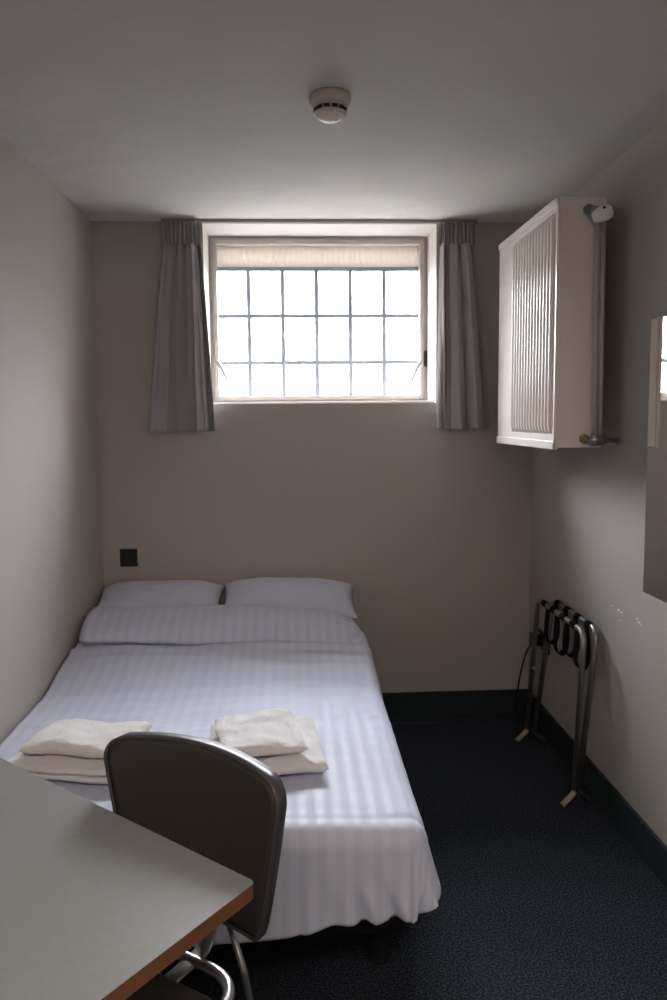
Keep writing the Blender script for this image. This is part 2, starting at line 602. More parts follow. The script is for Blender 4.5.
def curtain(name, label, xt0, xt1, xb0, xb1, edge_side, seed):
    rnd = random.Random(seed)
    t = thing(name, label, 'curtain', ((xt0 + xt1) / 2, -0.065, 1.43), 0, 'short curtains at the window')
    ztop, zh, zb = 2.383, 2.288, 1.430
    nx, nzv = 260, 46
    npl = 6
    ph = [rnd.uniform(-0.25, 0.25) for _ in range(40)]

    def pos(u, v, off=0.0):
        # v: 0 at the top of the body (foot of the heading) .. 1 hem
        z = zh + (zb - zh) * v
        sp = v ** 0.8
        xa = xt0 + 0.004 + (xb0 - xt0 - 0.004) * sp
        xc = xt1 - 0.004 + (xb1 - xt1 + 0.004) * sp
        # folds drift apart towards the hem
        uu = u + 0.018 * math.sin(6.3 * u * 1.7 + ph[0] * 6 + v * 1.3) * v
        x = xa + (xc - xa) * u
        k = npl * 2 * PI
        a1 = (0.027 + 0.013 * v) * (1 - 0.35 * math.sin(4 * u + ph[1] * 9) * v)
        w = math.sin(k * 0.5 * (1 + 0.3 * ph[2]) * uu + ph[3] * 8)
        w2 = math.sin(k * 0.86 * uu + ph[4] * 8 + v * 0.7)
        y = -0.066 - a1 * (0.75 * w + 0.35 * w2 * (1 - 0.4 * v)) - 0.014 * v
        x += 0.010 * math.sin(k * 0.5 * uu * 2 + ph[5]) * (0.5 + v * 0.5) * math.sin(PI * u)
        y += 0.004 * nz(u * 9, v * 4, seed)
        return Vector((x, y + off, z))

    def sheet(off, ulo, uhi, vlo=0.0, vhi=1.0):
        bm = nb()
        rows = []
        for j in range(nzv + 1):
            v = vlo + (vhi - vlo) * j / nzv
            rows.append([bm.verts.new(pos(ulo + (uhi - ulo) * i / nx, v, off)) for i in range(nx + 1)])
        for j in range(nzv):
            for i in range(nx):
                f = bm.faces.new((rows[j][i], rows[j][i + 1], rows[j + 1][i + 1], rows[j + 1][i]))
                f.smooth = True
        return bm

    EDGE = 0.87 if edge_side > 0 else 0.20
    b = obj('panel', sheet(0, 0, EDGE) if edge_side > 0 else sheet(0, EDGE, 1), CURTAIN, t)
    s = b.modifiers.new('solid', 'SOLIDIFY')
    s.thickness = 0.003
    l = obj('lining', sheet(0.008, 0.0, 1.0, 0.0, 0.997), CURTAIN, t)
    s = l.modifiers.new('solid', 'SOLIDIFY')
    s.thickness = 0.0015
    # pale hems: the lining folded forward along the leading edge, and where the cloth turns back
    def hem(ufun, wfun, side, off):
        bm = nb()
        rows = []
        for j in range(nzv + 1):
            v = j / nzv
            p0 = pos(ufun(v), v, off)
            w = wfun(v)
            rows.append([bm.verts.new(p) for p in (p0 + Vector((side * 0.002, 0.006, 0)), p0 + Vector((side * (0.002 + 0.2 * w), -0.3 * w, 0)), p0 + Vector((-side * 0.5 * w, -1.4 * w - 0.003, 0)))])
        for j in range(nzv):
            for i in range(2):
                f = bm.faces.new((rows[j][i], rows[j][i + 1], rows[j + 1][i + 1], rows[j + 1][i]))
                f.smooth = True
        h = obj('edge_hem', bm, LINING, t)
        s = h.modifiers.new('solid', 'SOLIDIFY')
        s.thickness = 0.0012
    hem(lambda v: EDGE, lambda v: 0.004 + 0.012 * smoothstep(0.05, 0.4, v), edge_side, 0.0)
    if edge_side < 0:
        hem(lambda v: 0.05 + 0.12 * v ** 2, lambda v: 0.006 + 0.008 * v, edge_side, 0.006)
    # pencil-pleat heading: tight even pleats gathered by a tape
    bm = nb()
    npp = 9
    rows = []
    zz = [ztop, ztop - 0.006, ztop - 0.03, ztop - 0.06, zh + 0.012, zh + 0.004, zh - 0.004]
    sc = [0.8, 1.0, 1.0, 1.0, 0.9, 0.75, 0.9]
    m = npp * 14
    for z, a in zip(zz, sc):
        row = []
        for i in range(m + 1):
            u = i / m
            c = math.cos(2 * PI * npp * u + ph[7])
            y = -0.066 - 0.011 * a * (abs(c) ** 0.6 * (1 if c > 0 else -1)) - 0.002 * a
            row.append(bm.verts.new((xt0 + (xt1 - xt0) * u, y, z)))
        rows.append(row)
    for j in range(len(rows) - 1):
        for i in range(m):
            f = bm.faces.new((rows[j][i], rows[j][i + 1], rows[j + 1][i + 1], rows[j + 1][i]))
            f.smooth = True
    hd = obj('heading', bm, CURTAIN, t)
    s = hd.modifiers.new('solid', 'SOLIDIFY')
    s.thickness = 0.006
    return t


curtain('curtain', 'short grey pleated curtain hanging nearer the bare left wall', 0.343, 0.512, 0.253, 0.556, 1, 3)
curtain('curtain', 'short grey pleated curtain with a pale lining edge, next to the radiator', 1.614, 1.778, 1.601, 1.862, -1, 8)

# ------------------------------------------------------------------ radiator high on the right wall
RX0, RX1 = 1.840, 2.012
RY0, RY1 = -1.065, -0.272
RZ0, RZ1 = 1.368, 2.240
rad = thing('radiator', 'tall cream panel radiator with ribbed front mounted high on the wall', 'radiator', (RX1, (RY0 + RY1) / 2, RZ0))
bm = nb()
box(bm, RX0 + 0.012, RX1, RY0 + 0.004, RY1 - 0.004, RZ0 + 0.006, RZ1 - 0.004)
obj('casing', bm, RADIATOR, rad, bevel=0.004)
bm = nb()
# front panel: a frame border and convex vertical flutes
box(bm, RX0 + 0.003, RX0 + 0.014, RY0, RY1, RZ0, RZ1)
obj('front_panel', bm, RADIATOR, rad, bevel=0.004)
fp = rad.children[-1]
bm = nb()
fy0, fy1 = RY0 + 0.035, RY1 - 0.235
nr = 14
prof = []
for i in range(nr):
    a = fy0 + (fy1 - fy0) * i / nr
    w = (fy1 - fy0) / nr
    for u, h in ((0.0, 0.0), (0.10, 0.0), (0.17, 0.005), (0.28, 0.010), (0.42, 0.0115), (0.58, 0.0115), (0.72, 0.010), (0.83, 0.005), (0.90, 0.0)):
        prof.append((a + w * u, h))
prof.append((fy1, 0.0))
zl = [(RZ0 + 0.055, 0.0), (RZ0 + 0.068, 0.7), (RZ0 + 0.085, 1.0), (RZ1 - 0.075, 1.0), (RZ1 - 0.058, 0.7), (RZ1 - 0.045, 0.0)]
rows = [[bm.verts.new((RX0 + 0.0028 - h * k, y, z)) for y, h in prof] for z, k in zl]
for j in range(len(rows) - 1):
    for i in range(len(prof) - 1):
        f = bm.faces.new((rows[j][i], rows[j][i + 1], rows[j + 1][i + 1], rows[j + 1][i]))
        f.smooth = True
ri = sub('flutes', bm, RADIATOR, fp, rad)
s = ri.modifiers.new('solid', 'SOLIDIFY')
s.thickness = 0.0008
# raised rim along top, bottom and near edge of the front
bm = nb()
box(bm, RX0 - 0.002, RX0 + 0.004, RY0, RY1, RZ0, RZ0 + 0.03)
box(bm, RX0 - 0.002, RX0 + 0.004, RY0, RY1, RZ1 - 0.028, RZ1)
box(bm, RX0 - 0.002, RX0 + 0.004, RY0, RY0 + 0.014, RZ0, RZ1)
sub('rim', bm, RADIATOR, fp, rad, bevel=0.0025)
# wall brackets behind
for y in (RY0 + 0.32, RY1 - 0.15):
    obj('wall_bracket', bx(RX1 - 0.002, ROOM_W - 0.001, y - 0.02, y + 0.02, RZ0 + 0.1, RZ1 - 0.1), PIPE, rad)
# top valve: union, thermostatic head
VY, VZ = RY0 - 0.022, 2.192
bm = nb()
tube(bm, [(1.945, RY0 + 0.01, VZ), (1.945, RY0 - 0.012, VZ)], 0.020, 6)
tube(bm, [(1.945, RY0 - 0.010, VZ), (1.945, VY, VZ)], 0.013, 14)
tube(bm, [(1.945, VY, VZ), (1.985, VY - 0.004, VZ - 0.012)], 0.012, 14)
v = obj('valve_body', bm, DULLSTEEL, rad, bevel=0.002)
bm = nb()
prof = [(0.001, -0.034), (0.012, -0.034), (0.018, -0.030), (0.024, -0.014), (0.0265, 0.004), (0.026, 0.018), (0.021, 0.029), (0.012, 0.034), (0.001, 0.035)]
lathe(bm, prof, (0, 0, 0), 'Z', 28)
bm.transform(Matrix.Translation((1.976, VY - 0.024, VZ - 0.024)) @ Vector((0.86, -0.42, 0.30)).to_track_quat('Z', 'Y').to_matrix().to_4x4() @ Matrix.Scale(1.0, 4))
hd = sub('thermostat_head', bm, WHITEPLASTIC, v, rad)
bm = nb()
tube(bm, [(1.972, VY - 0.044, VZ - 0.012), (1.972, VY - 0.0515, VZ - 0.009)], 0.0045, 10)
sub('marker_dot', bm, SLOT, v, rad)
# two vertical pipes down to the bottom fittings
obj('pipe', tube(nb(), [(1.970, VY + 0.004, VZ - 0.02), (1.971, VY + 0.004, 1.9), (1.974, VY + 0.004, 1.6), (1.978, VY + 0.004, 1.408)], 0.0075, 12), PIPE, rad)
obj('pipe', tube(nb(), [(1.992, VY + 0.006, VZ - 0.01), (1.997, VY + 0.006, 1.412)], 0.009, 12), PIPE, rad)
bm = nb()
tube(bm, [(1.947, RY0 + 0.006, 1.405), (1.947, RY0 - 0.014, 1.405)], 0.018, 6)
tube(bm, [(1.947, RY0 - 0.012, 1.405), (1.947, RY0 - 0.024, 1.405)], 0.010, 12)
obj('lower_union', bm, BRASS, rad, bevel=0.002)
bm = nb()
tube(bm, [(1.952, VY + 0.002, 1.402), (2.025, VY + 0.006, 1.402)], 0.013, 12)
tube(bm, [(1.978, VY + 0.004, 1.380), (1.978, VY + 0.004, 1.424)], 0.013, 8)
tube(bm, [(2.003, VY + 0.005, 1.383), (2.003, VY + 0.005, 1.420)], 0.014, 8)
tube(bm, [(2.02, VY + 0.006, 1.402), (2.05, VY + 0.028, 1.400), (ROOM_W - 0.009, VY + 0.047, 1.398)], 0.008, 10)
obj('lower_tee', bm, DULLSTEEL, rad)
obj('wall_collar', tube(nb(), [(ROOM_W - 0.010, VY + 0.048, 1.398), (ROOM_W - 0.001, VY + 0.048, 1.398)], 0.015, 14), DULLSTEEL, rad)

# ------------------------------------------------------------------ smoke detector
SD = (1.035, -1.478, ROOM_H)
sd = thing('smoke_detector', 'round cream smoke detector with a slotted rim on the ceiling', 'smoke detector', SD)
bm = nb()
lathe(bm, [(0.001, 0.0), (0.056, 0.0), (0.060, -0.003), (0.060, -0.016), (0.057, -0.024), (0.049, -0.030), (0.001, -0.030)], SD)
obj('base', bm, CREAMPLASTIC, sd)
bm = nb()
lathe(bm, [(0.001, -0.029), (0.049, -0.029), (0.050, -0.034), (0.049, -0.036), (0.041, -0.037), (0.041, -0.047), (0.048, -0.048), (0.046, -0.053), (0.001, -0.053)], SD)
obj('sensor_ring', bm, CREAMPLASTIC, sd)
bm = nb()
for k in range(12):
    a = 2 * PI * (k + 0.5) / 12
    c, s_ = math.cos(a), math.sin(a)
    p = Vector(SD) + Vector((0.045 * c, 0.045 * s_, -0.042))
    q = nb()
    box(q, -0.0035, 0.0025, -0.0075, 0.0075, -0.003, 0.004)
    q.transform(Matrix.Translation(p) @ Matrix.Rotation(a, 4, 'Z'))
    me = bpy.data.meshes.new('tmp')
    q.to_mesh(me)
    bm.from_mesh(me)
    q.free()
    bpy.data.meshes.remove(me)
obj('vent_slots', bm, SLOT, sd)
bm = nb()
lathe(bm, [(0.001, -0.052), (0.040, -0.052), (0.039, -0.058), (0.034, -0.064), (0.022, -0.070), (0.001, -0.073)], SD)
obj('cover_dome', bm, WHITEPLASTIC, sd)
obj('indicator', lathe(nb(), [(0.001, -0.066), (0.004, -0.066), (0.003, -0.072), (0.001, -0.073)], (SD[0] + 0.016, SD[1] - 0.01, SD[2]), 'Z', 12), CREAMPLASTIC, sd)

# ------------------------------------------------------------------ sockets and the cable
so1 = thing('wall_socket', 'small square black wall plate above the pillows', 'wall socket', (0.1225, 0, 0.8275))
obj('plate', bx(0.081, 0.164, -0.009, 0, 0.785, 0.870), BLACKPLASTIC, so1, bevel=0.003)
bm = nb()
box(bm, 0.094, 0.151, -0.0115, -0.008, 0.798, 0.857)
obj('insert', bm, BLACKPLASTIC, so1, bevel=0.002)

so2 = thing('wall_socket', 'black double wall socket low on the wall behind the luggage rack', 'wall socket', (ROOM_W, -0.25, 0.43))
obj('plate', bx(ROOM_W - 0.012, ROOM_W, -0.325, -0.175, 0.392, 0.478), BLACKPLASTIC, so2, bevel=0.003)
for y in (-0.29, -0.212):
    obj('rocker', bx(ROOM_W - 0.015, ROOM_W - 0.010, y - 0.008, y + 0.008, 0.452, 0.472), BLACKPLASTIC, so2, bevel=0.001)
pl = thing('power_cable', 'black plug and thin cable running from the socket down to the floor', 'power cable', (ROOM_W - 0.03, -0.21, 0.43))
bm = nb()
box(bm, ROOM_W - 0.058, ROOM_W - 0.0125, -0.238, -0.184, 0.408, 0.468)
obj('plug', bm, BLACKPLASTIC, pl, bevel=0.008)
pts = [(ROOM_W - 0.045, -0.195, 0.41), (ROOM_W - 0.062, -0.165, 0.36), (ROOM_W - 0.072, -0.12, 0.26), (ROOM_W - 0.076, -0.08, 0.15), (ROOM_W - 0.078, -0.06, 0.06), (ROOM_W - 0.10, -0.055, 0.012),
       (1.90, -0.055, 0.006), (1.83, -0.06, 0.006), (1.74, -0.085, 0.006), (1.62, -0.122, 0.006), (1.50, -0.118, 0.006), (1.40, -0.11, 0.006), (1.25, -0.14, 0.006)]
pv = [Vector(p) for p in pts]
sm = []
for i in range(len(pv) - 1):
    p0, p1, p2, p3 = pv[max(0, i - 1)], pv[i], pv[i + 1], pv[min(len(pv) - 1, i + 2)]
    for k in range(6):
        t_ = k / 6
        sm.append(0.5 * ((2 * p1) + (p2 - p0) * t_ + (2 * p0 - 5 * p1 + 4 * p2 - p3) * t_ ** 2 + (3 * p1 - p0 - 3 * p2 + p3) * t_ ** 3))
sm.append(pv[-1])
obj('cord', tube(nb(), sm, 0.0035, 8), BLACKPLASTIC, pl)

# ------------------------------------------------------------------ mirror on the right wall
mi = thing('wall_mirror', 'tall frameless mirror on the wall beside the radiator', 'mirror', (ROOM_W, -1.70, 0.925))
obj('backing', bx(2.036, ROOM_W, -2.03, -1.392, 0.928, 1.778), MIRROREDGE, mi)
obj('glass', bx(2.030, 2.0358, -2.032, -1.39, 0.925, 1.781), MIRROR, mi)

# ------------------------------------------------------------------ luggage rack
lr = thing('luggage_rack', 'folded steel luggage rack with black straps leaning by the right wall', 'luggage rack', (1.98, -0.72, 0))
YN, YF = -0.98, -0.365          # near and far legs
ZT = 0.680


def rack_frame(name, xt, xb, inset, tipdir, tipmat):
    yn, yf = YN + inset, YF - inset
    zb = 0.060
    pts = fillet([(xb, yn, zb), (xt, yn, ZT), (xt, yf - 0.055, ZT), (xb, yf, zb)], 0.06, 10)
    b = obj(name, tube(nb(), pts, 0.0115, 14), DULLSTEEL, lr)
    # bent feet
    for y in (yn, yf):
        p0, p1, p2 = Vector((xb, y, zb + 0.004)), Vector((xb + tipdir * 0.004, y, zb - 0.012)), Vector((xb + tipdir * 0.050, y - 0.012, 0.0125))
        tp = tube(nb(), [p0, p1, p2], 0.0115, 12)
        sub('foot', tp, tipmat, b, lr)
    return b


fa = rack_frame('front_frame', 1.996, 1.972, 0.0, -1, BEIGETIP)
fb = rack_frame('rear_frame', 2.055, 1.998, 0.026, 1, DARKTIP)
for y, s in ((YN + 0.013, 1), (YF - 0.041, -1)):
    obj('pivot', tube(nb(), [(1.985, y - 0.022, 0.36), (1.985, y + 0.022, 0.36)], 0.006, 10), CHROME, lr)
for k in range(4):
    y = -0.525 - k * 0.118
    bm = nb()
    path = []
    x_a, x_b = 1.996, 2.055
    # wraps the front rail, droops between the rails, wraps the rear rail
    drop = 0.155 + 0.015 * math.sin(k * 2.1)
    for i in range(25):
        a = PI * i / 24
        path.append(((x_a + x_b) / 2 - 0.010 * math.sin(a) - math.cos(a) * ((x_b - x_a) / 2 - 0.011 + 0.020 * math.sin(a)), ZT - 0.008 - drop * math.sin(a) ** 0.7))
    left = [(x_a + 0.014 * math.cos(t), ZT + 0.014 * math.sin(t)) for t in [PI * (1.25 - 1.25 * i / 10) for i in range(11)]]
    right = [(x_b + 0.014 * math.cos(t), ZT + 0.014 * math.sin(t)) for t in [PI * (1.0 - 1.25 * i / 10) for i in range(11)]]
    path = left + path[1:-1] + right
    prev = None
    for (x, z) in path:
        sway = 0.018 * (ZT - z) / 0.13
        cur = [bm.verts.new((x, y - 0.025 - sway, z)), bm.verts.new((x, y + 0.025 - sway, z))]
        if prev:
            f = bm.faces.new((prev[0], prev[1], cur[1], cur[0]))
            f.smooth = True
        prev = cur
    st = obj('strap', bm, STRAP, lr)
    s = st.modifiers.new('solid', 'SOLIDIFY')
    s.thickness = 0.002

# ------------------------------------------------------------------ bed
bed = thing('bed_frame', 'low black bed base under the duvet against the left wall', 'bed', (0.62, -1.0, 0))
bm = nb()
box(bm, 0.03, 1.19, -1.87, -0.03, 0.12, 0.27)
obj('base', bm, BEDBASE, bed, bevel=0.01)
for x in (0.09, 1.13):
    for y in (-1.80, -0.10):
        obj('leg', lathe(nb(), [(0.022, 0.0), (0.026, 0.004), (0.030, 0.11), (0.032, 0.125)], (x, y, 0), 'Z', 18), BEDBASE, bed)
obj('centre_leg', lathe(nb(), [(0.022, 0.0), (0.026, 0.004), (0.030, 0.125)], (0.80, -1.75, 0), 'Z', 18), BEDBASE, bed)

bm = nb()
box(bm, 0.035, 1.165, -1.925, -0.035, 0.272, 0.455)
tag(obj('mattress', bm, MATTRESS, bevel=0.04, segs=4), 'white mattress hidden beneath the duvet', 'mattress')

# --- duvet: one draped sheet, rounded over the side and the foot
XE, YE = 1.180, -2.005      # where the top starts to curve over
XL = 0.012
R = 0.05
L_SIDE, L_FOOT = 0.110, 0.226
HEAD_Y = -0.42


def top_z(x, y):
    d = -y
    z = 0.505
    z += 0.058 * smoothstep(1.05, 0.60, d)                       # lifts towards the pillows
    z += 0.012 * math.sin(PI * max(0, min(1, x / XE)))            # filling swells mid-bed
    z += 0.010 * nz(x * 2.3, y * 2.0, 3.1) + 0.005 * nz(x * 6, y * 5, 7.7)
    # shallow creases across
    z += 0.0045 * nz(x * 3, y * 14, 1.5) * smoothstep(0.5, 0.9, d)
    # pressed seam just short of the foot edge
    g = math.exp(-((d - 1.980) / 0.010) ** 2)
    z -= 0.006 * g * smoothstep(0.45, 0.75, x)
    # rumpled cloth just below the turned-back edge
    z += 0.016 * nz(x * 3.2, y * 13, 12.0) * smoothstep(0.58, 0.66, d) * smoothstep(0.95, 0.72, d)
    # small puckers around the towels
    z += 0.006 * max(0, nz(x * 17, y * 21, 9.0)) * smoothstep(1.15, 1.35, d) * smoothstep(1.75, 1.5, d)
    # crease where the turned-back edge meets the bed
    z -= 0.02 * math.exp(-((d - 0.61) / 0.02) ** 2)
    return z


def drape(da, db, x=0.0):
    """da, db: how far past the side and foot edges (unit 0..1). Returns (dx, dy, drop)."""
    rho = max(da, db)
    if rho <= 1e-6:
        return 0, 0, 0, 0, 0
    th = math.atan2(db, da) if da > 0 or db > 0 else 0
    # equal-area-ish square to disc
    if da >= db:
        th = (db / da) * PI / 4
    else:
        th = PI / 2 - (da / db) * PI / 4
    L = L_SIDE * math.cos(th) ** 2 + (L_FOOT - 0.055 * smoothstep(0.75, 1.17, x)) * math.sin(th) ** 2
    L *= 1 - 0.10 * math.sin(2 * th) ** 2
    s = rho * (L + R * PI / 2)
    if s < R * PI / 2:
        out_ = R * math.sin(s / R)
        drop = R * (1 - math.cos(s / R))
    else:
        out_ = R + (s - R * PI / 2) * (0.26 * math.cos(th) + 0.09 * math.sin(2 * th) ** 2)
        drop = R + (s - R * PI / 2)
    return out_ * math.cos(th), -out_ * math.sin(th), drop, th, s


def duvet_pt(a, b):
    x = XL + (XE - XL) * min(a, 1.0)
    y = HEAD_Y + (YE - HEAD_Y) * min(b, 1.0)
    da, db = max(0, a - 1.0), max(0, b - 1.0)
    dx, dy, drop, th, s = drape(da, db, x)
    z = top_z(x, y) - drop
    p = Vector((x + dx, y + dy, z))
    if drop > 0:
        k = smoothstep(0.03, 0.2, drop)
        nrm = Vector((math.cos(th), -math.sin(th), 0))
        along = x + th * 0.12 if th > PI / 4 else -y + (PI / 2 - th) * 0.12
        w = 0.009 * nz(along * 5, drop * 2.2, 5.0) + 0.005 * nz(along * 20 + drop * 6, drop * 2, 8.0) * smoothstep(1.05, 1.2, along)
        # tucks gathered at the foot corner
        for c0, wd, am, sl in ((1.275, 0.016, 0.024, 0.25), (1.36, 0.016, 0.026, 0.35), (1.19, 0.03, 0.012, 0.15), (1.10, 0.012, 0.006, 0.0)):
            q = (along + sl * (drop - 0.3) * -1 - c0) / wd
            w -= am * math.exp(-q * q) * smoothstep(0.08, 0.26, drop)
            q2 = (along + sl * (drop - 0.3) * -1 - c0 - wd * 1.8) / wd
            w += am * 0.5 * math.exp(-q2 * q2) * smoothstep(0.08, 0.26, drop)
        if th <= PI / 4:
            w *= 0.5
        p += nrm * (w * k)
        p.z += 0.006 * nz(along * 5, 2.0, 2.0) * k
    return p


NA, NB, NDA, NDB = 110, 150, 26, 34
avals = [i / NA for i in range(NA + 1)] + [1 + (i + 1) / NDA for i in range(NDA)]
bvals = [i / NB for i in range(NB + 1)] + [1 + (i + 1) / NDB for i in range(NDB)]
bm = nb()
uvl = bm.loops.layers.uv.new('UVMap')
grid = []
for b in bvals:
    grid.append([bm.verts.new(duvet_pt(a, b)) for a in avals])


def ucoord(a):
    return (XE - XL) * min(a, 1) + max(0, a - 1) * (L_SIDE + R * PI / 2)


for j in range(len(bvals) - 1):
    for i in range(len(avals) - 1):
        f = bm.faces.new((grid[j][i], grid[j][i + 1], grid[j + 1][i + 1], grid[j + 1][i]))
        f.smooth = True
        for lp, (ii, jj) in zip(f.loops, ((i, j), (i + 1, j), (i + 1, j + 1), (i, j + 1))):
            lp[uvl].uv = (ucoord(avals[ii]), bvals[jj])
dv = thing('duvet', 'white satin-striped duvet spread over the bed with its edge turned back', 'duvet', (0.62, -1.0, 0.46))
ds = obj('cover', bm, LINEN, dv)
s = ds.modifiers.new('solid', 'SOLIDIFY')
s.thickness = 0.018
s.offset = -1

# --- the turned-back roll lying against the pillows
bm = nb()
uvl = bm.loops.layers.uv.new('UVMap')
sec = [(-0.355, 0.56), (-0.33, 0.60), (-0.335, 0.645), (-0.37, 0.667), (-0.42, 0.668), (-0.49, 0.655), (-0.555, 0.630), (-0.600, 0.602), (-0.618, 0.582), (-0.605, 0.565), (-0.56, 0.556), (-0.46, 0.55), (-0.38, 0.55)]
# resample smoothly
ns = 60
cl = [Vector((y, z, 0)) for y, z in sec]
cs_ = []
m = len(cl)
for i in range(m):
    p0, p1, p2, p3 = cl[i - 1], cl[i], cl[(i + 1) % m], cl[(i + 2) % m]
    for k in range(5):
        t_ = k / 5
        cs_.append(0.5 * ((2 * p1) + (p2 - p0) * t_ + (2 * p0 - 5 * p1 + 4 * p2 - p3) * t_ ** 2 + (3 * p1 - p0 - 3 * p2 + p3) * t_ ** 3))
NX = 110
rings = []
for i in range(NX + 1):
    u = i / NX
    x = 0.016 + (1.212 - 0.016) * u
    endt = min(1.0, min(u / 0.035, (1 - u) / 0.075))
    sc = math.sqrt(max(0.0, 1 - (1 - endt) ** 2)) * 0.97 + 0.03
    cy, cz = -0.45, 0.575
    if u > 0.5:
        cz -= 0.035 * smoothstep(0.80, 1.0, u)
    ring = []
    for q, p in enumerate(cs_):
        y = cy + (p.x - (-0.45)) * (0.5 + 0.5 * sc)
        z = cz + (p.y - 0.575) * sc
        amp = 1.0 if z > 0.56 else 0.2
        z += amp * (0.018 * nz(x * 2.6, y * 5, 4.0) + 0.008 * nz(x * 9, y * 11, 6.0))
        z += amp * (0.012 * smoothstep(0.55, 0.0, u) - 0.022 * smoothstep(0.55, 1.0, u))
        y += 0.014 * nz(x * 3.1, z * 3, 2.2) + 0.02 * smoothstep(0.75, 1, u) * (1 if y < -0.45 else 0) + (-0.012 * math.sin(PI * u))
        ring.append(bm.verts.new((x, y, z)))
    rings.append(ring)
m = len(cs_)
for i in range(NX):
    for q in range(m):
        f = bm.faces.new((rings[i][q], rings[i][(q + 1) % m], rings[i + 1][(q + 1) % m], rings[i + 1][q]))
        f.smooth = True
        for lp, ii in zip(f.loops, (i, i, i + 1, i + 1)):
            lp[uvl].uv = (1.2 * ii / NX, 0)
bm.faces.new(rings[0][::-1])
bm.faces.new(rings[-1])
obj('turned_back_edge', bm, LINEN, dv)


# --- pillows
def pillow(label, cx, cy, cz, hw, hh, th, tilt, roll, seed):
    N = 40
    bm = nb()
    uvl = bm.loops.layers.uv.new('UVMap')

    def pt(u, v, s):
        # u, v in -1..1 ; pillow with pinched corners
        k = 1 - 0.055 * (1 - abs(u) ** 2) * (1 - 0) * abs(v) ** 3 - 0.0
        x = u * hw * (1 - 0.065 * (1 - v * v) * abs(u) ** 4)
        y = v * hh * (1 - 0.07 * (1 - u * u) * abs(v) ** 4)
        e = max(0.0, (1 - abs(u) ** 3.2)) ** 0.55 * max(0.0, (1 - abs(v) ** 2.6)) ** 0.6
        z = s * (th * e * (1 + 0.10 * nz(u * 2, v * 2, seed)) + 0.0005) + 0.006 * nz(u * 4, v * 4, seed + 3) * (0.3 + e)
        return Vector((x, y, z))
    for s in (1, -1):
        g = [[bm.verts.new(pt(-1 + 2 * i / N, -1 + 2 * j / N, s)) for i in range(N + 1)] for j in range(N + 1)]
        for j in range(N):
            for i in range(N):
                idx = ((i, j), (i + 1, j), (i + 1, j + 1), (i, j + 1))
                f = bm.faces.new([g[b][a] for a, b in idx])
                f.smooth = True
                for lp, (a, b) in zip(f.loops, idx):
                    lp[uvl].uv = (2 * hw * a / N, b / N)
    bmesh.ops.remove_doubles(bm, verts=bm.verts, dist=0.0018)
    t = thing('pillow', label, 'pillow', (cx, cy, cz), 0, 'pillows at the head of the bed')
    bm.transform(Matrix.Rotation(roll, 4, 'Y') @ Matrix.Rotation(tilt, 4, 'X'))
    obj('case', bm, LINENPLAIN, t, world=False)
    return t


pillow('white pillow against the left wall under the black wall plate', 0.288, -0.168, 0.640, 0.294, 0.160, 0.080, math.radians(16), 0.0, 1.0)
pillow('white pillow with a pointed corner on the open side of the bed', 0.892, -0.168, 0.638, 0.317, 0.160, 0.086, math.radians(16), 0.03, 5.0)


# ------------------------------------------------------------------ towels
def towel(name, label, cat, c, rotz, L, D, H, layers, seed, z0, slump=0.006):
    """Folded terry towel: a stack of soft layers joined by a rounded fold along the front."""
    t = thing(name, label, cat, (c[0], c[1], z0), rotz, 'folded towels on the bed')
    bm = nb()
    NXs, NYs = 60, 40
    lay = H / layers
    for q in range(layers):
        zb, zt = q * lay, (q + 1) * lay - 0.0015
        sx = 1 - 0.015 * ((q * 7 + seed) % 3) / 2
        oy = 0.004 * math.sin(q * 2.3 + seed)

        def pt(u, v, s):
            x = (u - 0.5) * L * sx
            y = (v - 0.5) * D * sx + oy
            du = min(u, 1 - u) * L
            dvv = min(v, 1 - v) * D
            rr = (zt - zb) * 0.5
            k = 1.0
            er = min(rr * 1.5, 0.026)
            if du < er:
                k *= math.sqrt(max(0, 1 - (1 - du / er) ** 2))
            if dvv < er:
                k *= math.sqrt(max(0, 1 - (1 - dvv / er) ** 2))
            mid = (zt + zb) / 2
            z = mid + s * rr * k
            hgt = max(0.0, z) / H
            und = 0.013 * nz(x * 7, y * 7, seed) + 0.007 * nz(x * 20, y * 20, seed + 2) + 0.002 * nz(x * 90, y * 90, seed) - slump * (2 * u - 1) ** 2
            z += und * hgt
            x += 0.007 * nz(y * 12, q * 3.0 + z * 30, seed + 5)
            y += 0.010 * nz(x * 9, q * 3.0 + z * 25, seed + 7) + 0.0025 * nz(x * 60, z * 60, seed)
            return Vector((x, y, max(z, 0.0)))
        # denser sampling at the rims
        def rim(n):
            return [0.5 - 0.5 * math.cos(PI * i / n) for i in range(n + 1)]
        us, vs = rim(NXs), rim(NYs)
        for s in (1, -1):
            g = [[bm.verts.new(pt(u, v, s)) for u in us] for v in vs]
            for j in range(NYs):
                for i in range(NXs):
                    f = bm.faces.new((g[j][i], g[j][i + 1], g[j + 1][i + 1], g[j + 1][i]))
                    f.smooth = True
    bmesh.ops.remove_doubles(bm, verts=bm.verts, dist=0.0001)
    obj('terry', bm, TOWEL, t, world=False)
    return t


ZB = 0.523
towel('bath_towel', 'thick folded white bath towel under a hand towel, nearest the desk', 'towel', (0.345, -1.640), math.radians(-13), 0.44, 0.28, 0.042, 2, 1, ZB)
towel('hand_towel', 'smaller folded white towel on top of the stack nearest the desk', 'towel', (0.318, -1.630), math.radians(-11), 0.31, 0.21, 0.040, 1, 2, ZB + 0.049)
towel('bath_towel', 'thick folded white bath towel under a hand towel, at mid-bed beside the chair', 'towel', (0.825, -1.610), math.radians(5), 0.32, 0.35, 0.042, 1, 3, ZB)
towel('hand_towel', 'smaller folded white towel on top of the stack beyond the chair', 'towel', (0.805, -1.630), math.radians(11), 0.235, 0.27, 0.038, 1, 4, ZB + 0.049)

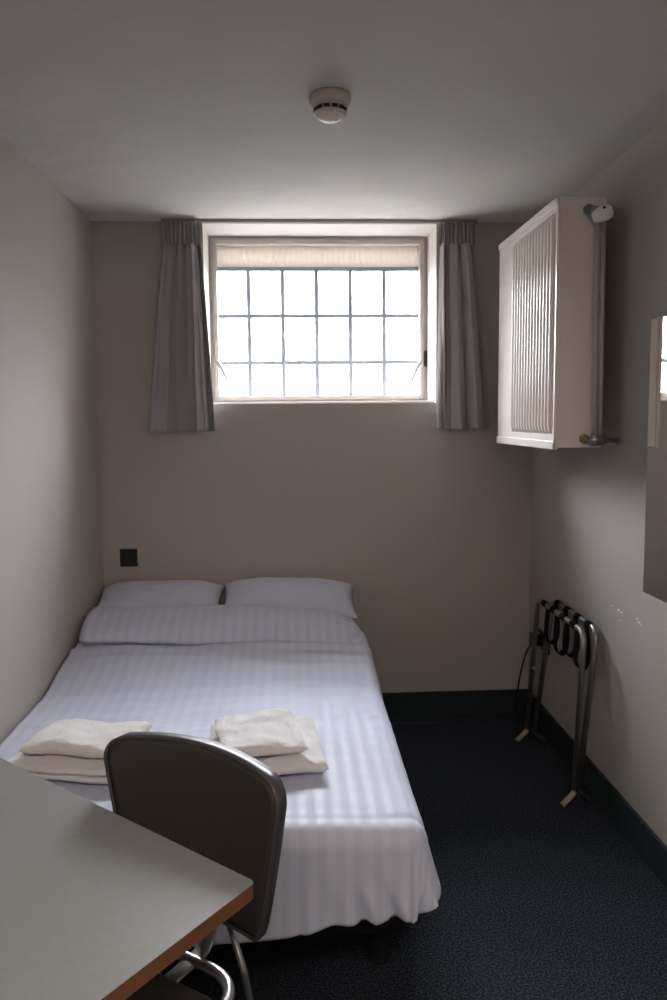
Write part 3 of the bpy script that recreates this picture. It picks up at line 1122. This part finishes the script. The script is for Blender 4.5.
# ------------------------------------------------------------------ desk
TZ = 0.740
C = Vector((0.842, -2.622))
e1 = Vector((-0.749, 0.662))
e2 = Vector((-0.600, -0.800)).normalized()
LEN, DEP = 0.82, 0.60
tb = thing('desk', 'grey laminate desk with an orange wood edge in the foreground', 'desk', (C.x + e1.x * 0.4 + e2.x * 0.3, C.y + e1.y * 0.4 + e2.y * 0.3, 0))
poly = [C, C + e1 * LEN, C + e1 * LEN + e2 * DEP, C + e2 * DEP]
poly = round_poly([(p.x, p.y) for p in poly], 0.014, 6)
bm = prism(nb(), poly, TZ - 0.0012, TZ)
tp = obj('table_top', bm, LAMINATE, tb)
cx_, cy_ = sum(p[0] for p in poly) / len(poly), sum(p[1] for p in poly) / len(poly)
bm = prism(nb(), poly, TZ - 0.026, TZ - 0.0012)
sub('wood_edge', bm, WOODEDGE, tp, tb)
for k, q in ((0.06, 'a'), (LEN - 0.10, 'b')):
    o_ = C + e1 * k + e2 * (DEP * 0.62)
    bm = nb()
    tube(bm, [(o_.x, o_.y, 0.03), (o_.x, o_.y, TZ - 0.026)], 0.022, 16)
    a_, b_ = o_ - e2 * 0.2, o_ + e2 * 0.2
    tube(bm, [(a_.x, a_.y, 0.02), (b_.x, b_.y, 0.02)], 0.018, 14)
    tube(bm, [(a_.x, a_.y, TZ - 0.04), (b_.x, b_.y, TZ - 0.04)], 0.014, 14)
    obj('leg', bm, CHROME, tb)

# ------------------------------------------------------------------ chair tucked under the desk
CH = Vector((0.597, -2.527))
ch = thing('chair', 'dark chair with steel legs pushed in at the desk', 'chair', (CH.x, CH.y, 0), math.radians(-34.5))
# local: x to the camera's right, +y towards the bed
zb_, zt_ = 0.530, 0.838
NU, NV = 40, 30


def back_pt(u, v, off):
    """u -1..1 across, v 0..1 up"""
    hw = 0.158 + 0.064 * v ** 0.8
    # rounded top corners
    z = zb_ + (zt_ - zb_) * v
    crown = 0.020 * (1 - u * u)
    z += crown * v
    x = u * hw
    y = 0.212 + 0.018 * v - 0.040 * u * u * (0.4 + 0.6 * v) + off
    return Vector((x, y, z))


def back_outline(n=14):
    """(u, v) polygon of the back with round corners"""
    hwt = 0.222
    r = 0.045
    ru, rv = r / hwt, r / (zt_ - zb_)
    pts_ = []
    for k in range(n + 1):
        a = PI / 2 * k / n
        pts_.append((1 - ru + ru * math.cos(a), 1 - rv + rv * math.sin(a)))
    for k in range(1, 24):
        pts_.append((1 - ru - (2 - 2 * ru) * k / 24, 1.0))
    for k in range(n + 1):
        a = PI / 2 + PI / 2 * k / n
        pts_.append((-1 + ru + ru * math.cos(a), 1 - rv + rv * math.sin(a)))
    for k in range(1, 20):
        pts_.append((-1, (1 - rv) * (1 - k / 20)))
    for k in range(0, 25):
        pts_.append((-1 + 2 * k / 24, 0.0))
    for k in range(1, 20):
        pts_.append((1, (1 - rv) * k / 20))
    return pts_


def shell(bm, off, shrink=1.0, rings=14):
    ol = back_outline()
    c = (0.0, 0.5)
    rows = []
    for k in range(rings + 1):
        t_ = shrink * (1 - k / (rings + 0.001))
        rows.append([bm.verts.new(back_pt(c[0] + (u - c[0]) * t_, c[1] + (v - c[1]) * t_, off)) for u, v in ol])
    m_ = len(ol)
    for k in range(rings):
        for i in range(m_):
            f = bm.faces.new((rows[k][i], rows[k][(i + 1) % m_], rows[k + 1][(i + 1) % m_], rows[k + 1][i]))
            f.smooth = True
    bm.faces.new(rows[-1])
    return rows[0]


bm = nb()
a_ = shell(bm, -0.013, 0.985)
b_ = shell(bm, 0.014, 0.985)
m_ = len(a_)
bm.faces.ensure_lookup_table()
for i in range(m_):
    bm.faces.new((a_[i], a_[(i + 1) % m_], b_[(i + 1) % m_], b_[i]))
bk = obj('backrest', bm, VINYL, ch, world=False)
# edge trim running round the back
ol = back_outline()
path = [back_pt(u, v, 0.0) for u, v in ol]
bm = nb()
rows = []
m_ = len(path)
for i in range(m_):
    tg = (path[(i + 1) % m_] - path[i - 1]).normalized()
    yv = Vector((0, 1, 0))
    yv = (yv - tg * yv.dot(tg)).normalized()
    ov = tg.cross(yv)
    rows.append([bm.verts.new(path[i] + yv * a + ov * b) for a, b in ((-0.0145, -0.003), (-0.0155, 0.0), (-0.0125, 0.0035), (0.0125, 0.0035), (0.0155, 0.0), (0.0145, -0.003))])
for i in range(m_):
    for k in range(6):
        f = bm.faces.new((rows[i][k], rows[i][(k + 1) % 6], rows[(i + 1) % m_][(k + 1) % 6], rows[(i + 1) % m_][k]))
        f.smooth = True
et = obj('edge_trim', bm, VINYLEDGE, bk, world=False)
# seat
bm = nb()
poly = round_poly([(-0.165, 0.085), (-0.20, -0.24), (0.20, -0.24), (0.165, 0.085)], 0.05, 8)
prism(bm, poly, 0.440, 0.480)
obj('seat', bm, VINYL, ch, world=False, bevel=0.012, segs=3)
# steel rail looping round the rear of the seat, four legs, upright bracket to the back
rl = fillet([(0.150, -0.20, 0.422), (0.132, 0.185, 0.432), (-0.132, 0.185, 0.432), (-0.150, -0.20, 0.422)], 0.10, 12)
obj('seat_rail', tube(nb(), rl, 0.0115, 14), CHROME, ch, world=False)
for sx in (1, -1):
    obj('leg', tube(nb(), fillet([(sx * 0.06, 0.218, 0.53), (sx * 0.112, 0.205, 0.44), (sx * 0.165, 0.25, 0.0)], 0.05, 8), 0.0065, 14), DULLSTEEL, ch, world=False)
    obj('leg', tube(nb(), [(sx * 0.16, -0.15, 0.428), (sx * 0.19, -0.19, 0.0)], 0.011, 14), CHROME, ch, world=False)
obj('back_bracket', tube(nb(), fillet([(0.0, 0.10, 0.432), (0.0, 0.238, 0.432), (0.0, 0.240, 0.62)], 0.05, 8), 0.0, 12, flat=(0.018, 0.005)), DULLSTEEL, ch, world=False)
